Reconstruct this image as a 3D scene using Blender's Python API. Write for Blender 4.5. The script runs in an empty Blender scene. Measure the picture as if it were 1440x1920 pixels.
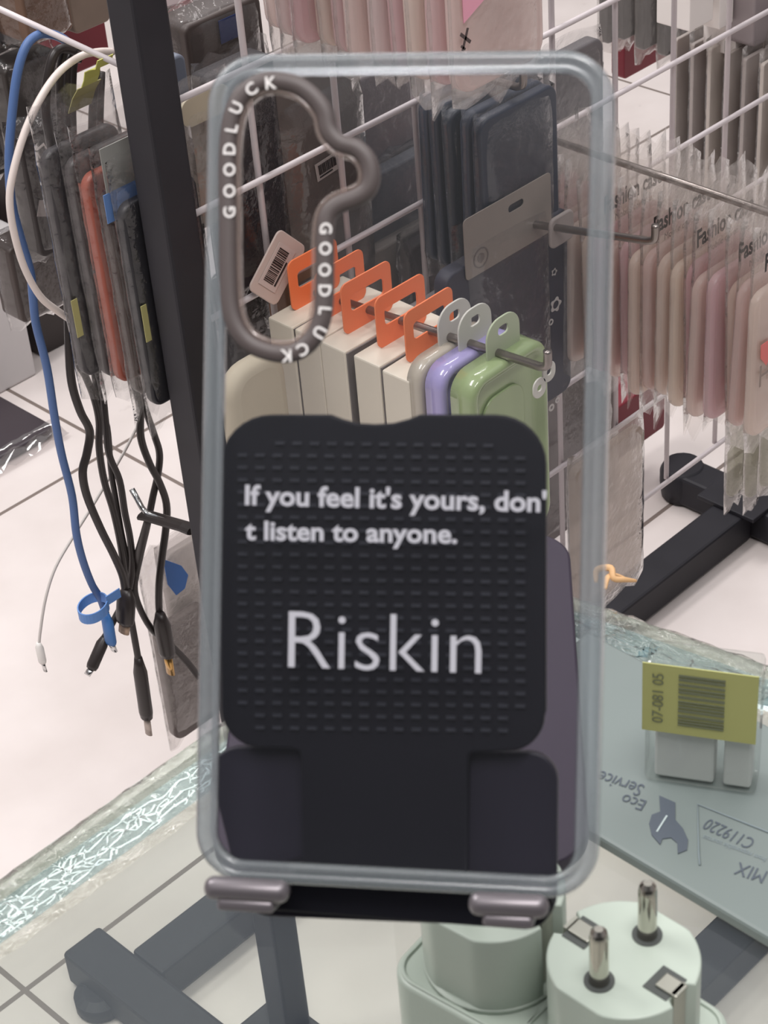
import bpy, bmesh, math, random
from mathutils import Vector, Matrix, noise
S = bpy.context.scene
COL = S.collection
# ------------------------------------------------------------------ camera
F = 3711.57                      # focal length in pixels of the 1440 x 1920 frame
CAM = Vector((0, 0, 1.34))
RIGHT = Vector((0.692943, -0.717578, -0.070078))
UP = Vector((0.46321, 0.368598, 0.80596))
FWD = Vector((0.552509, 0.590946, -0.587807))
cd = bpy.data.cameras.new('camera')
cam = bpy.data.objects.new('camera', cd); COL.objects.link(cam)
cam.matrix_world = Matrix(((RIGHT.x, UP.x, -FWD.x, CAM.x), (RIGHT.y, UP.y, -FWD.y, CAM.y),
                           (RIGHT.z, UP.z, -FWD.z, CAM.z), (0, 0, 0, 1)))
cd.sensor_fit = 'VERTICAL'; cd.sensor_height = 36; cd.sensor_width = 27
cd.lens = F / 1920 * 36
cd.clip_start = 0.01
cd.dof.use_dof = True; cd.dof.focus_distance = 1.15; cd.dof.aperture_fstop = 58
S.camera = cam
# ------------------------------------------------------------------ light
S.view_settings.view_transform = 'Standard'; S.view_settings.look = 'None'
S.view_settings.gamma = 1; S.view_settings.use_curve_mapping = False
S.view_settings.exposure = 0.0
S.cycles.transparent_max_bounces = 40
S.cycles.max_bounces = 10
W = bpy.data.worlds.new('shop_light'); S.world = W; W.use_nodes = True
nt = W.node_tree; nt.nodes.clear()
wo = nt.nodes.new('ShaderNodeOutputWorld'); bg = nt.nodes.new('ShaderNodeBackground')
tc = nt.nodes.new('ShaderNodeTexCoord'); sx = nt.nodes.new('ShaderNodeSeparateXYZ'); cr = nt.nodes.new('ShaderNodeValToRGB')
nt.links.new(tc.outputs['Generated'], sx.inputs[0]); nt.links.new(sx.outputs['Z'], cr.inputs[0])
el = cr.color_ramp.elements
el[0].position = 0.0; el[0].color = (.30, .28, .28, 1)
el[1].position = 1.0; el[1].color = (1.0, .98, .98, 1)
el[0].color = (.42, .39, .38, 1)
for p_, c_ in ((.40, (.36, .33, .34, 1)), (.58, (.60, .60, .64, 1)), (.72, (1.0, .99, 1.0, 1))):
    e_ = el.new(p_); e_.color = c_
# world dimmed towards -X -Y, standing in for the shopper mirrored in the case
dp = nt.nodes.new('ShaderNodeVectorMath'); dp.operation = 'DOT_PRODUCT'; dp.inputs[1].default_value = (.7071, .7071, 0)
nt.links.new(tc.outputs['Generated'], dp.inputs[0])
r2 = nt.nodes.new('ShaderNodeMapRange'); r2.inputs[1].default_value = -.82; r2.inputs[2].default_value = -.45
r2.inputs[3].default_value = .10; r2.inputs[4].default_value = 1.0
nt.links.new(dp.outputs['Value'], r2.inputs[0])
ml = nt.nodes.new('ShaderNodeMath'); ml.operation = 'MULTIPLY'; ml.inputs[1].default_value = 0.80
nt.links.new(r2.outputs[0], ml.inputs[0]); nt.links.new(ml.outputs[0], bg.inputs[1])
nt.links.new(cr.outputs[0], bg.inputs[0])
nt.links.new(bg.outputs[0], wo.inputs[0])
def area(name, loc, sx_, sy_, power, col=(1, .965, .95)):
    l = bpy.data.lights.new(name, 'AREA'); l.shape = 'RECTANGLE'; l.size = sx_; l.size_y = sy_
    l.energy = power; l.color = col
    o = bpy.data.objects.new(name, l); COL.objects.link(o); o.location = loc
    return o
area('ceiling_lamp', (-.25, 1.55, 2.75), 1.2, .35, 37)
area('ceiling_lamp', (1.5, .35, 2.75), .35, 1.2, 9)
area('ceiling_lamp', (1.9, 2.3, 2.75), 1.2, .35, 26)
area('ceiling_lamp', (-.1, -.25, 2.75), 1.2, .35, 28)

# ------------------------------------------------------------------ geometry helpers
def ray(px, py):
    return FWD + RIGHT * ((px - 720) / F) - UP * ((py - 960) / F)
def onX(px, py, X): d = ray(px, py); return CAM + d * (X / d.x)
def onY(px, py, Y): d = ray(px, py); return CAM + d * (Y / d.y)
def onZ(px, py, Z): d = ray(px, py); return CAM + d * ((Z - CAM.z) / d.z)

def mesh_obj(name, verts, faces, mat, parent=None, smooth=False):
    me = bpy.data.meshes.new(name); me.from_pydata([tuple(v) for v in verts], [], faces); me.update()
    bm = bmesh.new(); bm.from_mesh(me); bmesh.ops.recalc_face_normals(bm, faces=bm.faces); bm.to_mesh(me); bm.free()
    return link(name, me, mat, parent, smooth)
def link(name, me, mat, parent=None, smooth=False):
    me.materials.clear(); me.materials.append(mat)
    if smooth:
        for p in me.polygons: p.use_smooth = True
    o = bpy.data.objects.new(name, me); COL.objects.link(o)
    if parent: o.parent = parent
    return o
def bm_obj(name, bm, mat, parent=None, smooth=False):
    me = bpy.data.meshes.new(name); bm.to_mesh(me); bm.free()
    return link(name, me, mat, parent, smooth)
def tag(o, label, cat, group=None):
    o['label'] = label; o['category'] = cat
    if group: o['group'] = group
    return o
def thing(name, label, cat, loc=(0, 0, 0), rot=(0, 0, 0), group=None, mw=None):
    o = bpy.data.objects.new(name, None); COL.objects.link(o); o.empty_display_size = .02
    o.location = loc; o.rotation_euler = rot
    if mw is not None: o.matrix_world = mw
    return tag(o, label, cat, group)
def struct(o): o['kind'] = 'structure'; return o

def bm_box(bm, x0, x1, y0, y1, z0, z1, bev=0, seg=2):
    r = bmesh.ops.create_cube(bm, size=1)
    vs = r['verts']
    for v in vs:
        v.co = Vector(((x0 + x1) / 2 + v.co.x * (x1 - x0), (y0 + y1) / 2 + v.co.y * (y1 - y0), (z0 + z1) / 2 + v.co.z * (z1 - z0)))
    if bev:
        es = list({e for v in vs for e in v.link_edges})
        bmesh.ops.bevel(bm, geom=es, offset=bev, segments=seg, affect='EDGES', profile=.5)
    return bm
def box(name, x0, x1, y0, y1, z0, z1, mat, parent=None, bev=0, seg=2):
    bm = bmesh.new(); bm_box(bm, x0, x1, y0, y1, z0, z1, bev, seg)
    return bm_obj(name, bm, mat, parent, False)
def smooth_path(pts, n=6):
    pts = [Vector(p) for p in pts]
    if len(pts) < 3: return pts
    out = []
    for i in range(len(pts) - 1):
        p0 = pts[max(i - 1, 0)]; p1 = pts[i]; p2 = pts[i + 1]; p3 = pts[min(i + 2, len(pts) - 1)]
        for k in range(n):
            t = k / n
            out.append(.5 * ((2 * p1) + (p2 - p0) * t + (2 * p0 - 5 * p1 + 4 * p2 - p3) * t * t + (3 * p1 - p0 - 3 * p2 + p3) * t ** 3))
    out.append(pts[-1]); return out
def tube_data(pts, r, seg=10, flat=None):
    """sweep a circle (or flat ellipse) along pts; r may be a list"""
    n = len(pts); rs = r if isinstance(r, (list, tuple)) else [r] * n
    V, Fc = [], []
    nrm = None
    for i, p in enumerate(pts):
        t = (pts[min(i + 1, n - 1)] - pts[max(i - 1, 0)]).normalized()
        if nrm is None:
            a = Vector((0, 0, 1)) if abs(t.z) < .9 else Vector((1, 0, 0))
            nrm = (a - t * a.dot(t)).normalized()
        else:
            nrm = (nrm - t * nrm.dot(t)).normalized()
        b = t.cross(nrm)
        for k in range(seg):
            a = 2 * math.pi * k / seg
            V.append(p + nrm * (math.cos(a) * rs[i] * (flat or 1)) + b * (math.sin(a) * rs[i]))
    for i in range(n - 1):
        for k in range(seg):
            k2 = (k + 1) % seg
            Fc.append((i * seg + k, i * seg + k2, (i + 1) * seg + k2, (i + 1) * seg + k))
    Fc.append(tuple(range(seg))); Fc.append(tuple((n - 1) * seg + k for k in range(seg)))
    return V, Fc
def tube(name, pts, r, mat, parent=None, seg=10, smooth_n=0, flat=None):
    if smooth_n and isinstance(r, (list, tuple)):
        r = [r[min(i // smooth_n, len(r) - 1)] * (1 - (i % smooth_n) / smooth_n) + r[min(i // smooth_n + 1, len(r) - 1)] * (i % smooth_n) / smooth_n for i in range((len(pts) - 1) * smooth_n + 1)]
    pts = smooth_path(pts, smooth_n) if smooth_n else [Vector(p) for p in pts]
    V, Fc = tube_data(pts, r, seg, flat)
    return mesh_obj(name, V, Fc, mat, parent, True)
def lathe(name, prof, mat, parent=None, seg=40, loc=(0, 0, 0), M=None):
    V, Fc = [], []
    for (r, z) in prof:
        for k in range(seg):
            a = 2 * math.pi * k / seg
            V.append(Vector((loc[0] + r * math.cos(a), loc[1] + r * math.sin(a), loc[2] + z)))
    for i in range(len(prof) - 1):
        for k in range(seg):
            k2 = (k + 1) % seg
            Fc.append((i * seg + k, i * seg + k2, (i + 1) * seg + k2, (i + 1) * seg + k))
    Fc.append(tuple(range(seg))); Fc.append(tuple((len(prof) - 1) * seg + k for k in range(seg)))
    if M is not None: V = [M @ v for v in V]
    o = mesh_obj(name, V, Fc, mat, parent, False)
    for p in o.data.polygons: p.use_smooth = len(p.vertices) == 4 and abs(p.normal.z) < .5
    return o
def rrect(w, h, r, n=8, cx=0, cy=0):
    """counter-clockwise rounded rectangle; r may be four radii (BR, TR, TL, BL)"""
    rs = r if isinstance(r, (list, tuple)) else [r] * 4
    P = []
    for i, (sx_, sy_, a0) in enumerate(((1, -1, -90), (1, 1, 0), (-1, 1, 90), (-1, -1, 180))):
        rr = rs[i]
        for k in range(n + 1):
            a = math.radians(a0 + 90 * k / n)
            P.append((cx + sx_ * (w / 2 - rr) + rr * math.cos(a), cy + sy_ * (h / 2 - rr) + rr * math.sin(a)))
    return P
def shape2d(loops, depth, bevel=0, z=0, res=2):
    """filled flat shape with holes, thickness depth centred on z, as mesh data in the local xy plane"""
    cu = bpy.data.curves.new('shape', 'CURVE'); cu.dimensions = '2D'; cu.fill_mode = 'BOTH'
    cu.extrude = max(depth / 2 - bevel, 0); cu.bevel_depth = bevel; cu.bevel_resolution = res
    for L in loops:
        sp = cu.splines.new('POLY'); sp.points.add(len(L) - 1); sp.use_cyclic_u = True
        for p, q in zip(sp.points, L): p.co = (q[0], q[1], 0, 1)
    o = bpy.data.objects.new('shape', cu); COL.objects.link(o)
    me = bpy.data.meshes.new_from_object(o.evaluated_get(bpy.context.evaluated_depsgraph_get()))
    bpy.data.objects.remove(o); bpy.data.curves.remove(cu)
    for v in me.vertices: v.co.z += z
    return me
def text_data(body, depth=.0002, bold=0.0, size=1.0):
    cu = bpy.data.curves.new('text', 'FONT'); cu.body = body; cu.size = size; cu.offset = bold
    cu.resolution_u = 3
    o = bpy.data.objects.new('text', cu); COL.objects.link(o)
    me = bpy.data.meshes.new_from_object(o.evaluated_get(bpy.context.evaluated_depsgraph_get()))
    bpy.data.objects.remove(o); bpy.data.curves.remove(cu)
    return me
def text(name, body, mat, parent, M, w=None, h=None, bold=0.0):
    """writing fitted to width w / height h, placed by matrix M (text lies in M's xy plane, origin = lower left of its box)"""
    me = text_data(body, bold=bold)
    xs = [v.co.x for v in me.vertices]; ys = [v.co.y for v in me.vertices]
    x0, x1, y0, y1 = min(xs), max(xs), min(ys), max(ys)
    sx_ = w / (x1 - x0) if w else None; sy_ = h / (y1 - y0) if h else None
    sx_ = sx_ or sy_; sy_ = sy_ or sx_
    for v in me.vertices: v.co = M @ Vector(((v.co.x - x0) * sx_, (v.co.y - y0) * sy_, 0))
    return link(name, me, mat, parent)

# ------------------------------------------------------------------ materials
def lin(c): return tuple((x / 12.92 if x <= .04045 else ((x + .055) / 1.055) ** 2.4) for x in (v / 255 for v in c))
MATS = {}
def mat(name, rgb, rough=.5, metal=0, spec=.5, var=0.0, vscale=60, coat=0, emit=None):
    if name in MATS: return MATS[name]
    m = bpy.data.materials.new(name); m.use_nodes = True; t = m.node_tree; b = t.nodes['Principled BSDF']
    c = lin(rgb)
    b.inputs['Base Color'].default_value = (*c, 1); b.inputs['Roughness'].default_value = rough
    b.inputs['Metallic'].default_value = metal; b.inputs['Specular IOR Level'].default_value = spec
    b.inputs['Coat Weight'].default_value = coat
    if var:
        n = t.nodes.new('ShaderNodeTexNoise'); n.inputs['Scale'].default_value = vscale; n.inputs['Detail'].default_value = 3
        co = t.nodes.new('ShaderNodeTexCoord'); t.links.new(co.outputs['Object'], n.inputs['Vector'])
        r = t.nodes.new('ShaderNodeValToRGB')
        r.color_ramp.elements[0].position = .3; r.color_ramp.elements[1].position = .7
        r.color_ramp.elements[0].color = (*[max(x * (1 - var), 0) for x in c], 1)
        r.color_ramp.elements[1].color = (*[min(x * (1 + var), 1) for x in c], 1)
        t.links.new(n.outputs['Fac'], r.inputs[0]); t.links.new(r.outputs[0], b.inputs['Base Color'])
    MATS[name] = m; return m
def clear(name, tint=(1, 1, 1), haze=.05, hazecol=(255, 255, 255), rough=.08, ior=1.45, gl=1.0, bump=0, bscale=80, tl=.4):
    """thin clear plastic or glass: straight transmission + Fresnel gloss + a little milky scatter"""
    if name in MATS: return MATS[name]
    m = bpy.data.materials.new(name); m.use_nodes = True; t = m.node_tree; t.nodes.clear()
    out = t.nodes.new('ShaderNodeOutputMaterial')
    tr = t.nodes.new('ShaderNodeBsdfTransparent'); tr.inputs[0].default_value = (*tint, 1)
    df = t.nodes.new('ShaderNodeBsdfDiffuse'); df.inputs[0].default_value = (*lin(hazecol), 1)
    tn = t.nodes.new('ShaderNodeBsdfTranslucent'); tn.inputs[0].default_value = (*lin(hazecol), 1)
    ms = t.nodes.new('ShaderNodeMixShader'); ms.inputs[0].default_value = tl
    t.links.new(df.outputs[0], ms.inputs[1]); t.links.new(tn.outputs[0], ms.inputs[2])
    m1 = t.nodes.new('ShaderNodeMixShader'); m1.inputs[0].default_value = haze
    t.links.new(tr.outputs[0], m1.inputs[1]); t.links.new(ms.outputs[0], m1.inputs[2])
    gs = t.nodes.new('ShaderNodeBsdfGlossy'); gs.inputs['Roughness'].default_value = rough
    fr = t.nodes.new('ShaderNodeFresnel'); fr.inputs['IOR'].default_value = ior
    ge = t.nodes.new('ShaderNodeNewGeometry'); mi = t.nodes.new('ShaderNodeMix'); mi.inputs[2].default_value = ior; mi.inputs[3].default_value = 1 / ior
    t.links.new(ge.outputs['Backfacing'], mi.inputs[0]); t.links.new(mi.outputs[0], fr.inputs['IOR'])
    mm = t.nodes.new('ShaderNodeMath'); mm.operation = 'MULTIPLY'; mm.inputs[1].default_value = gl; mm.use_clamp = True
    t.links.new(fr.outputs[0], mm.inputs[0])
    m2 = t.nodes.new('ShaderNodeMixShader'); t.links.new(mm.outputs[0], m2.inputs[0])
    t.links.new(m1.outputs[0], m2.inputs[1]); t.links.new(gs.outputs[0], m2.inputs[2])
    t.links.new(m2.outputs[0], out.inputs[0])
    if bump:
        n = t.nodes.new('ShaderNodeTexNoise'); n.inputs['Scale'].default_value = bscale; n.inputs['Detail'].default_value = 4
        co = t.nodes.new('ShaderNodeTexCoord'); t.links.new(co.outputs['Object'], n.inputs['Vector'])
        bp = t.nodes.new('ShaderNodeBump'); bp.inputs['Strength'].default_value = bump; bp.inputs['Distance'].default_value = .004
        t.links.new(n.outputs['Fac'], bp.inputs['Height'])
        t.links.new(bp.outputs[0], gs.inputs['Normal']); t.links.new(bp.outputs[0], fr.inputs['Normal'])
    MATS[name] = m; return m
black_steel = mat('black_steel', (41, 40, 45), .5, spec=.25, var=.1, vscale=30)
white_wire = mat('white_wire', (205, 196, 198), .4)
grey_steel = mat('grey_steel', (150, 142, 138), .3, .9)
chrome = mat('chrome', (205, 205, 205), .12, 1)
film_m = clear('clear_film', (.97, .965, .965), .17, (250, 242, 236), .07, 1.5, 1.6, .7, 70)
film_r = clear('header_film', (.985, .98, .975), .055, (250, 242, 236), .07, 1.5, 1.3, .7, 70)
film_thin = clear('thin_film', (.98, .98, .98), .02, (240, 235, 235), .05, 1.5, 1.5, .8, 60)
ORD = ['first', 'second', 'third', 'fourth', 'fifth', 'sixth', 'seventh', 'eighth', 'ninth', 'tenth', 'eleventh', 'twelfth', 'thirteenth', 'fourteenth', 'fifteenth', 'sixteenth', 'seventeenth', 'eighteenth', 'nineteenth', 'twentieth', 'twenty-first']

# ------------------------------------------------------------------ setting: tiled floor and far walls
def floor_mat():
    m = bpy.data.materials.new('floor_tiles'); m.use_nodes = True; t = m.node_tree; b = t.nodes['Principled BSDF']
    co = t.nodes.new('ShaderNodeTexCoord'); mp = t.nodes.new('ShaderNodeMapping')
    mp.inputs['Location'].default_value = (-1.148 + .6 * 10, -1.70 + .6 * 10, 0)
    t.links.new(co.outputs['Object'], mp.inputs[0])
    br = t.nodes.new('ShaderNodeTexBrick'); br.offset = 0; br.squash = 1
    br.inputs['Scale'].default_value = 1; br.inputs['Brick Width'].default_value = .6; br.inputs['Row Height'].default_value = .6
    br.inputs['Mortar Size'].default_value = .0028; br.inputs['Mortar Smooth'].default_value = .1
    t.links.new(mp.outputs[0], br.inputs['Vector'])
    n = t.nodes.new('ShaderNodeTexNoise'); n.inputs['Scale'].default_value = 5; n.inputs['Detail'].default_value = 6
    t.links.new(co.outputs['Object'], n.inputs['Vector'])
    r = t.nodes.new('ShaderNodeValToRGB'); r.color_ramp.elements[0].position = .3; r.color_ramp.elements[1].position = .7
    r.color_ramp.elements[0].color = (*lin((214, 204, 200)), 1); r.color_ramp.elements[1].color = (*lin((233, 224, 221)), 1)
    t.links.new(n.outputs['Fac'], r.inputs[0])
    # scuff marks
    n2 = t.nodes.new('ShaderNodeTexNoise'); n2.inputs['Scale'].default_value = 22; n2.inputs['Detail'].default_value = 8
    t.links.new(co.outputs['Object'], n2.inputs['Vector'])
    r2 = t.nodes.new('ShaderNodeValToRGB'); r2.color_ramp.elements[0].position = .68; r2.color_ramp.elements[1].position = .76
    r2.color_ramp.elements[0].color = (0, 0, 0, 1); r2.color_ramp.elements[1].color = (.25, .25, .25, 1)
    t.links.new(n2.outputs['Fac'], r2.inputs[0])
    mx = t.nodes.new('ShaderNodeMix'); mx.data_type = 'RGBA'; mx.inputs[7].default_value = (*lin((150, 138, 132)), 1)
    t.links.new(r2.outputs[0], mx.inputs[0]); t.links.new(r.outputs[0], mx.inputs[6])
    t.links.new(mx.outputs[2], br.inputs['Color1']); t.links.new(mx.outputs[2], br.inputs['Color2'])
    br.inputs['Mortar'].default_value = (*lin((128, 116, 110)), 1)
    t.links.new(br.outputs['Color'], b.inputs['Base Color']); b.inputs['Roughness'].default_value = .32
    b.inputs['Specular IOR Level'].default_value = .3
    return m
fl = box('floor', -3, 5, -3, 5, -.05, 0, floor_mat()); struct(fl)
wall_m = mat('wall_paint', (205, 200, 198), .8, var=.04, vscale=4)
struct(box('wall_back', -3, 5, 5, 5.1, 0, 3, wall_m)); struct(box('wall_right', 5, 5.1, -3, 5.1, 0, 3, wall_m))

# ------------------------------------------------------------------ black display rack with white wire grid
PX, PY = .655, .868          # the near upright
rack = thing('display_rack', 'black steel display rack with a white wire grid panel and floor feet', 'display rack', (PX, PY, 0))
def rbox_(name, x0, x1, y0, y1, z0, z1, m, bev=.002):
    return box(name, x0 - PX, x1 - PX, y0 - PY, y1 - PY, z0, z1, m, rack, bev)
rbox_('upright', PX - .0125, PX + .0125, PY - .0125, PY + .0125, .04, 1.9, black_steel)
rbox_('foot', .578, .620, .78, 1.075, .004, .042, black_steel, .004)
rbox_('post_base', .619, .672, .84, .90, .004, .042, black_steel, .003)
rbox_('base_rail', .88, 1.3, .632, .672, .004, .042, black_steel, .003)
rbox_('base_rail', .620, 1.475, .990, 1.030, .004, .042, black_steel, .003)
rbox_('foot', 1.475, 1.517, .70, 1.10, .004, .042, black_steel, .004)
rbox_('upright', 1.484, 1.509, PY - .0125, PY + .0125, .04, 1.9, black_steel)
rbox_('bracket_plate', 1.455, 1.535, .975, 1.05, .042, .047, black_steel, .001)
lathe('glider', [(.016, 0), (.022, .003), (.022, .016), (.014, .020)], black_steel, rack, 20, (.582 - PX, 1.035 - PY, .0))
for x_, y_ in ((1.496, 1.10),):
    lathe('foot_cap', [(.012, 0), (.024, .003), (.026, .02), (.026, .036), (.022, .044)], black_steel, rack, 20, (x_ - PX, y_ - PY, .001))
GX = [.7325 + .0715 * k for k in range(-0, 11)]
GZ = [.782 + .0752 * k - (.02 if k == -6 else 0) for k in range(-6, 12)]
for gx in GX:
    tube('grid_wire', [(gx - PX, .872 - PY, GZ[0]), (gx - PX, .872 - PY, GZ[-1])], .0022, white_wire, rack, 8)
for gz in GZ:
    tube('grid_wire', [(.668 - PX, .868 - PY, gz), (1.484 - PX, .868 - PY, gz)], .0022, white_wire, rack, 8)

# hooks carried by the grid: run from the grid towards the shopper and turn up at the tip
def hook(label, x, z0, y1, z1, m=grey_steel, r=.0027, y0=.862, up=.013):
    h = thing('display_hook', label, 'hook', (x, y0, z0))
    L = y0 - y1; dz = z1 - z0
    pts = [(0, 0, 0), (0, -L * .5, dz * .5), (0, -L + .006, dz - .0005), (0, -L + .001, dz + .002), (0, -L, dz + .006), (0, -L, dz + up)]
    pp = [Vector(pts[0]), Vector(pts[1])] + smooth_path(pts[2:], 4)
    tube('wire', pp, r, m, h, 10)
    box('clip', -.009, .009, -.001, .0035, -.006, .006, m, h, .001)
    return h
hook('bare grey hook with upturned tip holding the navy carded pack', .911, .6835, .696, .7145)
# ------------------------------------------------------------------ glass counter top
ZG = .885
glass_m = clear('counter_glass', (.85, .88, .835), .04, (196, 212, 236), .03, 1.5, 1.0)
glass_edge = clear('glass_edge', (.74, .80, .77), .16, (190, 198, 190), .15, 1.5, 1.0)
ct = thing('glass_counter', 'glass counter top with cracked taped edges and steel legs', 'counter', (.05, .05, 0))
def cbox(name, x0, x1, y0, y1, z0, z1, m, bev=.001): return box(name, x0 - .05, x1 - .05, y0 - .05, y1 - .05, z0, z1, m, ct, bev)
cbox('glass_sheet', -.45, .434, -.45, .4115, ZG - .008, ZG, glass_m, 0)
cbox('glass_edge', -.45, .4385, .4115, .416, ZG - .008, ZG, glass_edge, 0)
cbox('glass_edge', .434, .4385, -.45, .4115, ZG - .008, ZG, glass_edge, 0)
for x_, y_ in ((-.42, -.42), (.40, -.40), (-.42, .38)):
    cbox('leg', x_ - .015, x_ + .015, y_ - .015, y_ + .015, 0, ZG - .008, black_steel)
random.seed(5)
def crack_net(name, axis, lo, hi, c0, c1, n, m, wid, seed):
    """jagged crack lines inside the glass just under its surface, in a band along one edge"""
    rnd = random.Random(seed); V, Fc = [], []
    def strip(P, w):
        for i in range(len(P) - 1):
            a, b = P[i], P[i + 1]; d = (b - a)
            if d.length < 1e-6: continue
            s = Vector((-d.y, d.x, 0)).normalized() * w * rnd.uniform(.5, 1.3)
            k = len(V); V.extend([a + s, a - s, b - s, b + s]); Fc.append((k, k + 1, k + 2, k + 3))
    def pt(u, c): return Vector((u, c, ZG + .0004)) if axis == 'x' else Vector((c, u, ZG + .0004))
    for j in range(3):
        P = []; u = lo; c = c0 + (c1 - c0) * (j + .2) / 2.6
        while u < hi:
            P.append(pt(u, c + rnd.uniform(-1, 1) * (c1 - c0) * .16)); u += rnd.uniform(.002, .006)
        strip(P, wid)
    for i in range(n):
        u = rnd.uniform(lo, hi); c = rnd.uniform(c0, c1); P = [pt(u, c)]
        a = rnd.uniform(0, 6.28)
        for k in range(rnd.randint(2, 5)):
            a += rnd.uniform(-1, 1); u += math.cos(a) * .0032; c += math.sin(a) * .0028
            c = min(max(c, c0), c1); P.append(pt(u, c))
        strip(P, wid * .75)
    V = [v - Vector((.05, .05, 0)) for v in V]
    o = mesh_obj(name, V, Fc, m, ct); return o
crack_white = mat('crack_white', (222, 240, 245), .3)
crack_teal = mat('crack_teal', (88, 112, 116), .4)
crack_net('crack_lines', 'x', .16, .425,   .3955, .4065, 95, crack_white, .00034, 3)['label'] = 'white crack lines'
crack_net('crack_lines', 'y', .25, .41, .4195, .4295, 120, crack_teal, .00036, 8)['label'] = 'dark teal crack lines'
crack_net('crack_lines', 'y', .25, .41, .4165, .4185, 22, crack_white, .0004, 9)['label'] = 'white crack lines'
tint_m = clear('cracked_tint', (.74, .84, .86), .22, (165, 190, 196), .1, 1.5, 1)
cbox('cracked_band', .16, .432, .394, .408, ZG + .0001, ZG + .0003, tint_m, 0)
cbox('cracked_band', .418, .4315, .25, .394, ZG + .0001, ZG + .0003, tint_m, 0)
SHEAR = []
# wrinkled clear tape wrapped over the edges
def tape(axis, lo, hi, c0, c1, seed):
    rnd = random.Random(seed); nu, nc = 70, 9; V, Fc = [], []
    for i in range(nu + 1):
        u = lo + (hi - lo) * i / nu
        for j in range(nc + 1):
            c = c0 + (c1 - c0) * j / nc
            z = ZG + .0009 + .0011 * noise.noise(Vector((u * 160, c * 60, seed))) + .0006 * noise.noise(Vector((u * 500, c * 200, seed)))
            if c > (.4165 if axis == 'x' else .4392): z -= (c - (.4165 if axis == 'x' else .4392)) * 3
            p = Vector((u, c, max(z, ZG + .0003 if c < .4165 else z))) if axis == 'x' else Vector((c, u, z))
            V.append(p - Vector((.05, .05, 0)))
    for i in range(nu):
        for j in range(nc):
            a = i * (nc + 1) + j; Fc.append((a, a + nc + 1, a + nc + 2, a + 1))
    return mesh_obj('edge_tape', V, Fc, clear('edge_tape', (.96, .96, .93), .07, (245, 240, 225), .06, 1.5, 1.6, .6, 200), ct, True)
tape('x', .16, .43, .388, .4185, 1); tape('y', .22, .418, .412, .4412, 2)
# the right edge of the sheet is cut slightly out of square
for o in ct.children:
    if o.name.startswith('leg'): continue
    for v in o.data.vertices:
        x_, y_ = v.co.x + .05, v.co.y + .05
        if x_ > .30: v.co.x += ((.354 - y_) * .172 - .0035) * min(1, (x_ - .30) / .11)

# ------------------------------------------------------------------ phone stand and clear case
CR = Vector((0.586671, -0.809816, 0.003905)); CU = Vector((0.459118, 0.336572, 0.822149)); CN = -Vector((0.667104, 0.480539, -0.569259))
CC = Vector((0.2156, 0.225144, 1.122238))
CM = Matrix(((CR.x, CU.x, CN.x, CC.x), (CR.y, CU.y, CN.y, CC.y), (CR.z, CU.z, CN.z, CC.z), (0, 0, 0, 1)))
def cl(px, py, z=0.0):
    """point of the case's own plane (local x right, y up, z towards the shopper) seen at this pixel"""
    d = ray(px, py); o = CC + CN * z
    t = (o - CAM).dot(CN) / d.dot(CN); p = CAM + d * t - o
    return Vector((p.dot(CR), p.dot(CU), z))
shell_m = clear('case_shell', (.93, .93, .935), .010, (205, 210, 218), .06, 1.47, 1.0)
frame_m = clear('case_frame', (.80, .81, .83), .24, (212, 222, 226), .2, 1.47, 1.5)
ring_m = mat('camera_ring_taupe', (84, 75, 74), .5)
case = thing('phone_case', 'transparent phone case with dark camera ring and white printed motto on a stand', 'phone case', mw=CM)
WC, HC = .0786, .1612
ringpx = [(429, 400), (428, 345), (429, 280), (434, 232), (446, 195), (468, 168), (497, 154), (530, 154), (562, 163), (590, 184), (610, 212),
          (618, 246), (638, 269), (668, 278), (690, 300), (697, 330), (690, 356), (668, 372), (636, 384), (616, 404), (610, 440), (610, 500),
          (609, 560), (604, 600), (588, 634), (562, 657), (534, 664), (500, 659), (468, 644), (446, 617), (434, 580), (430, 520), (429, 455)]
ringc = [cl(x, y) for x, y in ringpx]
rc = smooth_path(ringc + [ringc[0]], 4)[:-1]
def offset_loop(P, d):
    n = len(P); out = []
    for i in range(n):
        t = (P[(i + 1) % n] - P[i - 1]).normalized(); out.append((P[i].x - t.y * d, P[i].y + t.x * d))
    return out
outer = rrect(WC - .001, HC - .001, .0095, 10)
link('back_shell', shape2d([outer, [(p.x, p.y) for p in rc]], .0011, .0002), shell_m, case)
def loft(name, loops, m, parent, closed=True, smooth=True):
    V = [Vector(p) for L in loops for p in L]; n = len(loops[0]); k = len(loops); Fc = []
    for i in range(k if closed else k - 1):
        j = (i + 1) % k
        for a in range(n):
            b = (a + 1) % n; Fc.append((i * n + a, i * n + b, j * n + b, j * n + a))
    return mesh_obj(name, V, Fc, m, parent, smooth)
prof = [(0, -.0095), (-.0002, -.003), (.0001, -.0004), (.0011, .0009), (.0020, .0007), (.0027, .0002), (.0034, .0008), (.0042, .0004), (.0045, -.0006), (.0026, -.0016), (.0019, -.0095)]
loft('bumper', [[(x, y, z) for x, y in rrect(WC - 2 * i_, HC - 2 * i_, max(.0098 - i_, .002), 10)] for i_, z in prof], frame_m, case)
hw = .00168
rp = [(-hw, -.0006), (-hw, .0012), (-hw * .6, .0019), (hw * .6, .0019), (hw, .0012), (hw, -.0006)]
loft('camera_ring', [[(x, y, z) for x, y in offset_loop(rc, d)] for d, z in rp], ring_m, case)
rp2 = [(-.0027, -.0004), (-.0025, .0008), (-.0020, .0013), (-.00172, .0008), (-.00172, -.0004)]
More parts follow.
